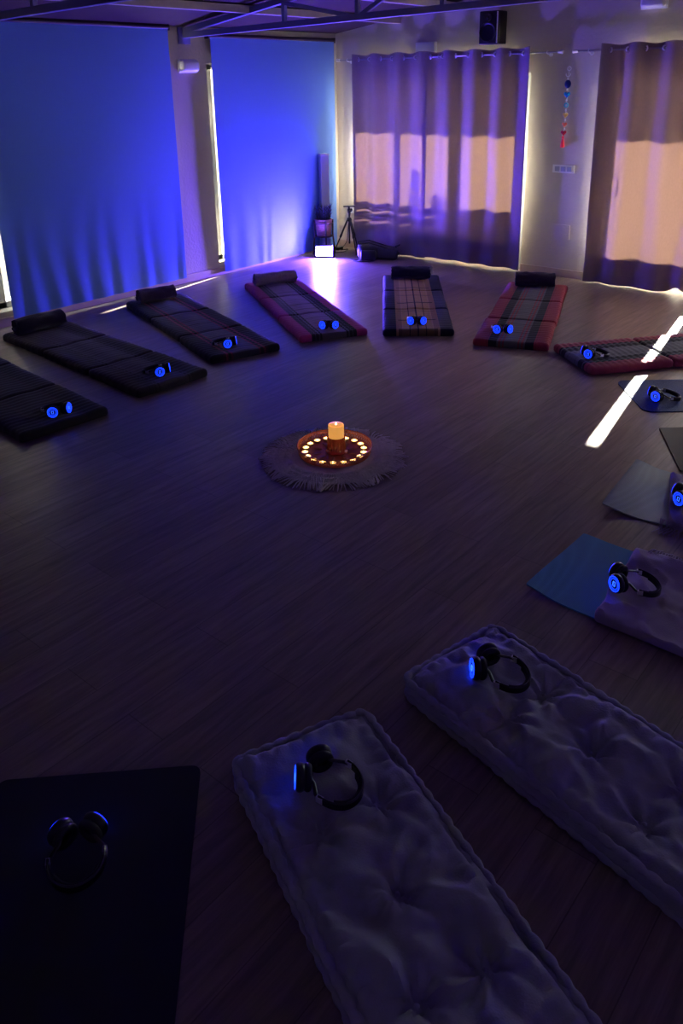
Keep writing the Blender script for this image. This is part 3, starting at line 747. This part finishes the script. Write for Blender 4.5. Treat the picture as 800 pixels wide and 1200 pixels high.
def yoga(near, d, W, L, th, m, lab, lift=None, rc=.03, name='yoga_mat', z0=.0):
    d = Vector(d).normalized(); e_ = None
    nx, ny = 24, 70; mb = MB(); lift = lift or (lambda x, y: 0)
    def inset(x, y):      # rounded corners
        dX, dY = W/2-abs(x), min(y, L-y)
        if dX < rc and dY < rc:
            q = Vector((rc-dX, rc-dY))
            if q.length > rc:
                q = q.normalized()*rc; x = (W/2-rc+q.x)*(1 if x > 0 else -1); y = (rc-q.y) if y < L/2 else L-(rc-q.y)
        return x, y
    def ax(a, b, n): 
        r = [a, a+rc*.08, a+rc*.29, a+rc*.6]; return r + [a+rc+(b-a-2*rc)*i/n for i in range(n+1)] + [b-(q-a) for q in r[::-1]]
    X, Y = ax(-W/2, W/2, nx), ax(0, L, ny); n1, n2 = len(X), len(Y)
    vs = []
    for layer in (th, 0):
        for y in Y:
            for x in X:
                xx, yy = inset(x, y); vs.append((xx, yy, max(0, lift(xx, yy))+layer))
    N = n1*n2; fs = []
    for j in range(n2-1):
        for i in range(n1-1):
            q = (j*n1+i, j*n1+i+1, (j+1)*n1+i+1, (j+1)*n1+i); fs.append(q); fs.append(tuple(k+N for k in q[::-1]))
    per = list(range(n1)) + [j*n1+n1-1 for j in range(1, n2)] + [(n2-1)*n1+i for i in range(n1-2, -1, -1)] + [j*n1 for j in range(n2-2, 0, -1)]
    for a in range(len(per)):
        b = per[(a+1) % len(per)]; a = per[a]; fs.append((b, a, a+N, b+N))
    mb.add(vs, fs); o = mb.build(name, m)
    o.location = (near[0], near[1], z0); o.rotation_euler = (0, 0, ang(d)); tag(o, lab, 'yoga mat', 'yoga mats in the circle')
    return o
m_navy = ribbed('navy_foam', (.025, .055, .22), .6, 220, .2, .25)
m_blk = ribbed('black_ribbed_rubber', (.012, .013, .018), .30, 45, .10, .15)
m_gry = ribbed('grey_green_foam', (.24, .29, .30), .5, 140, .5, .6, True)
m_blu = ribbed('sky_blue_foam', (.065, .25, .52), .65, 150, .2, .7, True)
m_blk2 = ribbed('matt_black_foam', (.030, .030, .028), .9, 200, .1, .3)
yoga((-1.872, 5.327), (.77, .64), .60, 1.75, .006, m_navy, 'navy blue yoga mat with rounded corner, under the sunbeam', rc=.07)
yoga((-1.36, 4.632), (.865, .50), .61, 1.75, .005, m_blk, 'shiny black ribbed yoga mat end at the right photo edge', lambda x, y: .022*exp(-((y-.26)/.16)**2), rc=.012)
yoga((-1.403, 3.985), (.992, .075), .58, 1.80, .006, m_gry, 'grey green yoga mat with lifted wavy end under a mauve blanket', lambda x, y: .045*exp(-((y-.0)/.10)**2)*max(0, .55-x*1.6) + .012*(1+sin(y*14+x*6))*exp(-y*2.5), rc=.012)
yoga((-1.345, 3.104), (1, -.01), .585, 1.80, .006, m_blu, 'sky blue yoga mat with slightly curled end, half under a lilac blanket', lambda x, y: .018*exp(-((y)/.10)**2)*(1+.6*sin(x*5)), rc=.012)
yoga((-1.94, 1.062), (.70, -.714), .64, 1.75, .006, m_blk2, 'matt black yoga mat in the dark bottom left corner', rc=.03)

# blankets folded on the mats
def blanket(org, d, W, L, h, m, lab, seed, fringe_side, skew=0, side_m=None):
    d = Vector(d).normalized(); e = empty('folded_blanket', (org[0], org[1], .0065), ang(d)); tag(e, lab, 'blanket')
    mb = MB()
    def bump(x, y): 
        w = .020*N3(x*5, y*4, seed) + .022*abs(N3(x*5+y*7, y*2-x*3, seed+3)) + .008*N3(x*16, y*7, seed+6)
        q = N3(x*4.5+y*2, y*9-x*3, seed+9)
        return w - .010 + .016*max(0, 1-abs(q)*5)**2 + .008*sin(9*N3(x*2.2, y*2.2, seed+8))
    mb.slab(-W/2, W/2, 0, L, h, .014, .016, .016, bump)
    mb.v = [(x+skew*(1 if y < .3 else 0)*0, y + (.02*N3(x*7, 0, seed) + skew*x)*(1-min(1, y/.5)), z) for x, y, z in mb.v]
    mb.build('cloth', m, e)
    mb = MB(); rd = random.Random(int(seed)); n = 150
    for k in range(n):
        y = .03+ (L-.06)*k/n + rd.uniform(-.004, .004); sx = fringe_side
        p = Vector((sx*(W/2-.012), y, h*.86)); ln = rd.uniform(.05, .075)
        if lab.startswith('mauve'):
            pts = [p, p+Vector((sx*.018, rd.uniform(-.01,.01), -h*.35)), p+Vector((sx*.03, rd.uniform(-.02,.02), -h*.86+.003)), p+Vector((sx*(.03+ln), rd.uniform(-.03,.03), -h*.86-.002))]
        else:
            pts = [p-Vector((sx*.01, 0, 0)), p+Vector((sx*.025, rd.uniform(-.008,.008), .004)), p+Vector((sx*(.03+ln*.6), rd.uniform(-.02,.02), -h*.5)), p+Vector((sx*(.04+ln), rd.uniform(-.025,.025), -h*.86-.003))]
        mb.tube(pts, lambda t: .0034*(1-.4*t), 5)
    mb.build('fringe', side_m or m, e)
    return e
blanket((-1.055, 3.085), (1, -.01), .60, 1.45, .044, M['blanket'], 'lilac grey folded blanket with fringed edge on the sky blue mat', 11, -1, .10)
blanket((-1.135, 3.985), (.99, .075), .56, 1.4, .036, M['blanket2'], 'mauve fringed blanket on the grey green mat at the right edge', 14, 1, .25)
# thick blue pad edge showing below the lilac blanket is the blanket's bound hem
# ------------------------------------------------------------------ tufted cotton futons
def futon(near, d, W, L, h, lab, seed):
    d = Vector(d).normalized(); e = empty('tufted_futon', (near[0], near[1], 0), ang(d)); tag(e, lab, 'floor mattress', 'cream cotton futons')
    tufts = []
    y = .36; k = 0
    while y < L-.2:
        for x in ((-.09, .10) if k % 2 == 0 else (0.0,)): tufts.append((x, y+.02*N3(x, y, seed)))
        y += .26; k += 1
    def bump(x, y):
        ex, ey = W/2-abs(x), min(y, L-y); dm = min(ex, ey)
        z = .016*(1-exp(-dm/.05))
        for tx, ty in tufts:
            r2 = ((x-tx)**2+(y-ty)**2); r_ = sqrt(r2)
            if r_ < .25:
                z -= .030*exp(-r2/.0025) + .012*exp(-r2/.014)
                a = atan2(y-ty, x-tx); z += .0075*sin(a*7+seed+tx*20)*exp(-(r_-.06)**2/.004)
        z += .022*N3(x*5, y*4, seed) + .019*N3(x*12+y*5, y*9, seed+2) + .006*N3(x*30, y*26, seed+5)
        z += .015*(1-abs(N3(x*7-y*4, y*5+x*3, seed+7))*4)*exp(-((dm-.14)/.10)**2)
        run = y if ex < ey else x
        z += .011*abs(sin(pi*run/.052+seed))*exp(-((dm-.045)/.022)**2) - .012*exp(-((dm-.018)/.009)**2)
        return z
    mb = MB(); mb.slab(-W/2, W/2, 0, L, h, .022, .0085, .0095, bump, foot=.2); mb.build('mattress_body', M['cream'], e)
    for nm, z, r0, off in (('top_piping', h-.010, .0125, .0), ('bottom_piping', .016, .011, .0)):
        rc = .035; path = []
        def side(p, q):
            p, q = Vector(p), Vector(q); n = max(2, int((q-p).length/.008)); return [p.lerp(q, i/n) for i in range(n)]
        a = W/2-off; pts = side((-a+rc, 0), (a-rc, 0)) + side((a, rc), (a, L-rc)) + side((a-rc, L), (-a+rc, L)) + side((-a, L-rc), (-a, rc))
        s = 0; full = []; prev = None
        # insert corner arcs
        full = side((-a+rc, 0), (a-rc, 0)) + [Vector((a-rc+rc*sin(t), rc-rc*cos(t))) for t in [pi/2*i/6 for i in range(1, 6)]] \
             + side((a, rc), (a, L-rc)) + [Vector((a-rc+rc*cos(t), L-rc+rc*sin(t))) for t in [pi/2*i/6 for i in range(1, 6)]] \
             + side((a-rc, L), (-a+rc, L)) + [Vector((-a+rc-rc*sin(t), L-rc+rc*cos(t))) for t in [pi/2*i/6 for i in range(1, 6)]] \
             + side((-a, L-rc), (-a, rc)) + [Vector((-a+rc-rc*cos(t), rc-rc*sin(t))) for t in [pi/2*i/6 for i in range(1, 6)]]
        mb = MB(); P3 = []; rad = []
        for q in full:
            if prev is not None: s += (q-prev).length
            prev = q; P3.append((q.x+.003*N3(q.x*20, q.y*20, seed), q.y+.003*N3(q.x*20, q.y*20, seed+3), z+.005*N3(q.x*6, q.y*6, seed+1)))
            rad.append(r0*(.74+.50*abs(sin(pi*s/.05))))
        nn = len(P3); mb.tube(P3, lambda t: rad[min(nn-1, int(round(t*(nn-1))))], 10, closed=True)
        mb.build(nm, M['cream'], e)
    for tx, ty in tufts:
        mb = MB(); mb.lathe([(0,.0),(.006,.001),(.0075,.004),(.004,.007),(0,.008)], 8, None, (tx, ty, h-.018)); mb.build('tuft', M['cream'], e)
    return e
futon((-1.335, 2.19), (.976, -.216), .475, 1.9, .088, 'cream tufted futon at the right, nearer the lilac blanket', 3.1)
futon((-1.49, 1.53), (.917, -.399), .475, 1.9, .088, 'cream tufted futon in the foreground, beside the black yoga mat', 8.7)

# ------------------------------------------------------------------ headphones
def make_headphones():
    root = empty('headphones')
    for s in (-1, 1):
        nrm = Vector((s*cos(radians(52)), sin(radians(52)), .10)).normalized()
        up = Vector((0,0,1)); xa = up.cross(nrm).normalized(); ya = nrm.cross(xa)
        R = Matrix((xa, ya, nrm)).transposed(); c = Vector((s*.047, 0, .043))
        mb = MB(); mb.lathe([(0,-.012),(.032,-.012),(.038,-.008),(.041,0),(.041,.008),(.038,.014),(.033,.017),(.031,.016),(0,.016)], 32, R, c); cup = mb.build('ear_cup', M['black'], root)
        mb = MB(); mb.torus(c - nrm*.020, .028, .0125, R, 28, 10); mb.build('ear_cushion', M['blackm'], cup)
        mb = MB(); mb.torus(c + nrm*.0165, .0315, .0020, R, 36, 6); mb.torus(c + nrm*.0165, .0225, .0013, R, 32, 6); mb.build('light_ring', M['led'], cup)
        mb = MB(); mb.tube([c+nrm*.0175+R@Vector(q) for q in ((-.006,-.009,0),(.006,-.009,0),(.006,.009,0),(-.006,.009,0))], .0014, 6, closed=True); mb.build('lit_emblem', M['ledlogo'], cup)
        # yoke
        mb = MB(); mb.tube([c+Vector((0,-.034,.012))-nrm*.002, c+Vector((s*.004,-.050,.008)), (s*.072,-.072,.040), (s*.077,-.088,.037)], .0065, 8, flat=.6); mb.build('yoke', M['black'], root)
        mb = MB(); mb.box((s*.0775, -.090, .0365), (.012, .022, .019)); mb.build('slider', M['chrome'], root)
    n = 30; pts = []; pad = []
    for i in range(n+1):
        a = pi*i/n; x = .078*cos(a); y = -.085-.088*sin(a)**.85 if 0 < i < n else -.085
        z = .037 - .019*sin(a); pts.append((x, y, z)); pad.append((x*.90, y*.985+.004 if True else y, z))
    def strap(P, w, t):
        mb = MB(); vs = []
        for i, p in enumerate(P):
            a = Vector(P[max(0, i-1)]); b = Vector(P[min(len(P)-1, i+1)]); d = (b-a).normalized(); o_ = Vector((d.y, -d.x, 0)).normalized()
            p = Vector(p); u = Vector((0,0,1))
            vs += [p+o_*t+u*w*.7, p+o_*t-u*w*.7, p+u*-w, p-o_*t-u*w*.7, p-o_*t+u*w*.7, p+u*w]
        fs = []; k = 6
        for i in range(len(P)-1):
            for j in range(k): fs.append((i*k+j, i*k+(j+1) % k, (i+1)*k+(j+1) % k, (i+1)*k+j))
        fs.append(tuple(range(k))[::-1]); fs.append(tuple((len(P)-1)*k+j for j in range(k)))
        mb.add(vs, fs); return mb
    hb = strap(pts, .0145, .004).build('headband', M['black'], root)
    strap(pad[5:-5], .0125, .006).build('headband_pad', M['blackm'], hb)
    return root
HP0 = make_headphones(); used = [False]
def headphones(x, y, z, rz, lab, tilt=0):
    o = HP0 if not used[0] else dup(HP0); used[0] = True
    o.location = (x, y, z); o.rotation_euler = (tilt, 0, rz); tag(o, lab, 'headphones', 'wireless headphones with blue lights')
def facing(k): a, b = MATS[k][0], MATS[k][1]; return ang(Vector((a[0]-b[0], a[1]-b[1])))
HPS = [((-4.60, 2.60), .064, radians(-96), 'glowing headphones on the near black mat at the left edge'),
       ((-4.69, 3.52), .064, radians(-76), 'glowing headphones on the dark brown mat with grey centre'),
       ((-4.79, 4.29), .064, radians(-80), 'glowing headphones on the black mat with dark red lines'),
       ((-4.47, 5.15), .064, radians(-140), 'glowing headphones on the magenta bordered mat'),
       ((-3.93, 5.71), .064, radians(-142), 'glowing headphones on the tan checked mat'),
       ((-3.20, 5.93), .064, radians(-140), 'glowing headphones on the red bordered mat with grey centre'),
       ((-2.385, 5.765), .064, radians(135), 'headphones on the red and grey mat crossed by the sunbeam'),
       ((-1.71, 5.35), .0065, radians(128), 'headphones on the navy yoga mat under the sunbeam'),
       ((-1.07, 3.92), .049, radians(115), 'headphones on the mauve blanket, cut by the right photo edge'),
       ((-1.025, 3.005), .057, radians(112), 'headphones on the lilac grey blanket of the blue mat'),
       ((-1.175, 2.145), .100, radians(96), 'headphones on the right cream futon'),
       ((-1.335, 1.405), .100, radians(96), 'headphones on the foreground cream futon beside the black mat'),
       ((-1.775, .875), .0065, radians(54), 'headphones on the black mat, only edges of blue light showing')]
for (p, z, rz, lab) in HPS: headphones(p[0], p[1], z, rz, lab)

# ------------------------------------------------------------------ centrepiece
CX, CY = -2.872, 3.318
e = empty('round_rug', (CX, CY, 0)); tag(e, 'round cotton macrame rug with long fringe in the middle of the floor', 'rug')
mb = MB(); pr = [(0, .008)]
for k in range(1, 31): pr.append((.345*k/30, .008+.003*(k % 2)))
pr += [(.35, .004), (.35, 0), (0, 0)]
mb.lathe(pr, 96); mb.build('knotted_centre', M['rug'], e)
mb = MB(); rd = random.Random(9)
for ring, (R0, cnt, ln, z0) in enumerate([(.335, 330, .105, .006), (.29, 260, .08, .012), (.245, 200, .07, .012)]):
    for k in range(cnt):
        a = 2*pi*k/cnt+rd.uniform(-.01, .01); b = a+rd.uniform(-.13, .13)+.10*sin(a*17+ring)
        L = ln*rd.uniform(.75, 1.1)
        p0 = Vector((R0*cos(a), R0*sin(a), z0)); p2 = Vector((R0*cos(a)+L*cos(b+.5*sin(a*9)), R0*sin(a)+L*sin(b+.5*sin(a*9)), .004))
        p1 = (p0+p2)/2+Vector((rd.uniform(-.006,.006), rd.uniform(-.006,.006), .009+.006*rd.random()))
        mb.tube([p0, p1, p2], lambda t: .0042*(1-.4*t), 5)
mb.build('fringe', M['rug'], e)
TX, TY = -2.885, 3.350
e = empty('candle_tray', (TX, TY, .0145)); tag(e, 'round pierced copper tray holding a ring of lit tealights', 'tray')
RT = .212
mb = MB(); mb.lathe([(0,0),(RT-.01,0),(RT,.003),(RT,.006),(RT-.01,.005),(0,.005)], 72); mb.build('tray_base', M['tray'], e)
mb = MB(); mb.torus((0,0,.052), RT+.010, .0042, None, 80, 8); mb.torus((0,0,.040), RT+.008, .0022, None, 80, 6); mb.torus((0,0,.012), RT+.002, .003, None, 80, 6)
n = 72
for k in range(n):
    a, b = 2*pi*k/n, 2*pi*(k+1)/n
    for p, q in ((a, b), (b, a)):
        mb.tube([((RT+.001)*cos(p), (RT+.001)*sin(p), .011), ((RT+.004)*cos((p+q)/2), (RT+.004)*sin((p+q)/2), .026), ((RT+.008)*cos(q), (RT+.008)*sin(q), .041)], .0022, 5)
    mb.torus(((RT+.009)*cos(a), (RT+.009)*sin(a), .046), .0045, .0014, Matrix.Rotation(a, 3, 'Z') @ Matrix.Rotation(pi/2, 3, 'Y'), 10, 4)
mb.build('pierced_rim', M['tray'], e)
zt = .0145+.0055
NT = 18; t0 = None
for k in range(NT):
    if t0 is None:
        t0 = empty('tealight')
        mb = MB(); mb.lathe([(0,0),(.0185,0),(.019,.001),(.0195,.014),(.0185,.014),(.018,.011),(0,.011)], 20); mb.build('foil_cup', M['foil'], t0)
        mb = MB(); mb.lathe([(0,.0125),(.010,.0122),(.0178,.0132),(.0178,.0112),(0,.0112)], 20); mb.build('wax', M['wax'], t0)
        mb = MB(); mb.lathe([(0,.013),(.0022,.0145),(.003,.0165),(.0022,.019),(.001,.021),(0,.022)], 10); mb.build('flame', M['flame'], t0)
        o = t0
    else: o = dup(t0)
    a = 2*pi*(k+.35)/NT; o.location = (TX+.176*cos(a), TY+.176*sin(a), zt); o.rotation_euler = (0, 0, a)
    tag(o, 'lit tealight in the ring just inside the rim of the copper tray', 'tealight', 'tealights around the copper tray')
e = empty('candle_holder', (TX+.005, TY+.012, zt)); tag(e, 'dark red ribbed candle holder in the middle of the copper tray', 'candle holder')
mb = MB(); n = 24; prof = []
mb.lathe([(0,0),(.062,0),(.066,.006),(.060,.012),(.052,.020),(.049,.05),(.051,.09),(.053,.098),(.049,.098),(.047,.06),(.047,.018),(0,.016)], 40); mb.build('bowl', M['redglass'], e)
mb = MB()
for k in range(n):
    a = 2*pi*k/n; mb.tube([(.056*cos(a), .056*sin(a), .018), (.052*cos(a), .052*sin(a), .035), (.0515*cos(a), .0515*sin(a), .075), (.054*cos(a), .054*sin(a), .094)], .0028, 6)
mb.build('ribs', M['redglass'], e)
e = empty('pillar_candle', (TX+.005, TY+.012, zt+.0165)); tag(e, 'thick lit pillar candle glowing orange in the red holder', 'candle')
mb = MB(); mb.lathe([(0,0),(.045,0),(.0462,.01),(.0462,.150),(.0445,.157),(.040,.158)], 40); mb.lathe([(.040,.158),(.040,.158)], 40) if False else None; mb.build('wax_body', M['pillar'], e)
mb = MB(); mb.lathe([(.0445,.157),(.040,.158),(.034,.152),(.015,.148),(0,.148)], 40); mb.build('melted_top', M['pillartop'], e)
mb = MB(); mb.tube([(0,0,.147),(.001,0,.158)], .0012, 6); mb.build('wick', M['black'], e)
mb = MB(); mb.lathe([(0,.150),(.0035,.152),(.005,.156),(.0035,.162),(.0015,.167),(0,.170)], 12); mb.build('flame', M['flame'], e)
rd = random.Random(12)
for k in range(10):
    a = 2*pi*(k+.5)/10; o = MB(); Ls, Ws, Hs = rd.uniform(.055, .070), rd.uniform(.018, .024), rd.uniform(.008, .012)
    n = 10; vs = [(0, -Ls/2, Hs*.4)]
    for i in range(1, 6):
        t = i/6; w = Ws*sin(pi*t)**.8*.5
        for j in range(6):
            an = 2*pi*j/6+.3*i; vs.append((w*cos(an)*rd.uniform(.85,1.1), -Ls/2+Ls*t, Hs*.5+Hs*.5*sin(an)*sin(pi*t)**.5))
    vs.append((0, Ls/2, Hs*.4)); fs = [(0, 1+(j+1) % 6, 1+j) for j in range(6)]
    for i in range(4):
        for j in range(6): fs.append((1+i*6+j, 1+i*6+(j+1) % 6, 7+i*6+(j+1) % 6, 7+i*6+j))
    fs += [(25+j, 25+(j+1) % 6, 31) for j in range(6)]
    zmin = min(v[2] for v in vs); vs = [(x, y, z-zmin) for x, y, z in vs]
    o.add(vs, fs); q = o.build('crystal', M['crystal'], smooth=False); q.location = (TX+.108*cos(a), TY+.108*sin(a), zt); q.rotation_euler = (0, 0, a+pi/2)
    tag(q, 'pointed rose amber crystal lying between the candle holder and the tealights', 'crystal', 'crystals around the pillar candle')

# ------------------------------------------------------------------ light
sd_ = Vector((.146, -.924, -.353)).normalized()
L = bpy.data.lights.new('sun', 'SUN'); L.energy = 155; L.angle = radians(.53); L.color = (1, .93, .82)
so = bpy.data.objects.new('sun', L); COL.objects.link(so); so.rotation_euler = sd_.to_track_quat('-Z', 'Y').to_euler(); so.location = (-9, 20, 9)
w = bpy.data.worlds.new('sky'); S.world = w; w.use_nodes = True
bg = w.node_tree.nodes['Background']; bg.inputs[0].default_value = (.72, .86, 1, 1); bg.inputs[1].default_value = 11.0

# ------------------------------------------------------------------ camera
F, PCY, TH, RO, YW = 955.53, 428.221, .334527, -.017979, -.699624
fwd = Vector((sin(YW)*cos(TH), cos(YW)*cos(TH), -sin(TH))); r_ = Vector((cos(YW), -sin(YW), 0)); u_ = r_.cross(fwd)
R_ = r_*cos(RO)+u_*sin(RO); U_ = -r_*sin(RO)+u_*cos(RO)
cam = bpy.data.cameras.new('camera'); co = bpy.data.objects.new('camera', cam); COL.objects.link(co)
m3 = Matrix((R_, U_, -fwd)).transposed(); co.matrix_world = Matrix.Translation((0, 0, 2.1)) @ m3.to_4x4()
cam.sensor_fit = 'VERTICAL'; cam.sensor_height = 36; cam.sensor_width = 24; cam.lens = 36*F/1200
cam.shift_y = (PCY-600)/1200
cam.clip_start = .05; cam.clip_end = 100
S.camera = co
S.view_settings.view_transform = 'Standard'; S.view_settings.look = 'None'; S.view_settings.gamma = 1; S.view_settings.exposure = 0
S.view_settings.use_curve_mapping = False
S.cycles.max_bounces = 10; S.cycles.diffuse_bounces = 6; S.cycles.transparent_max_bounces = 12; S.cycles.sample_clamp_indirect = 8
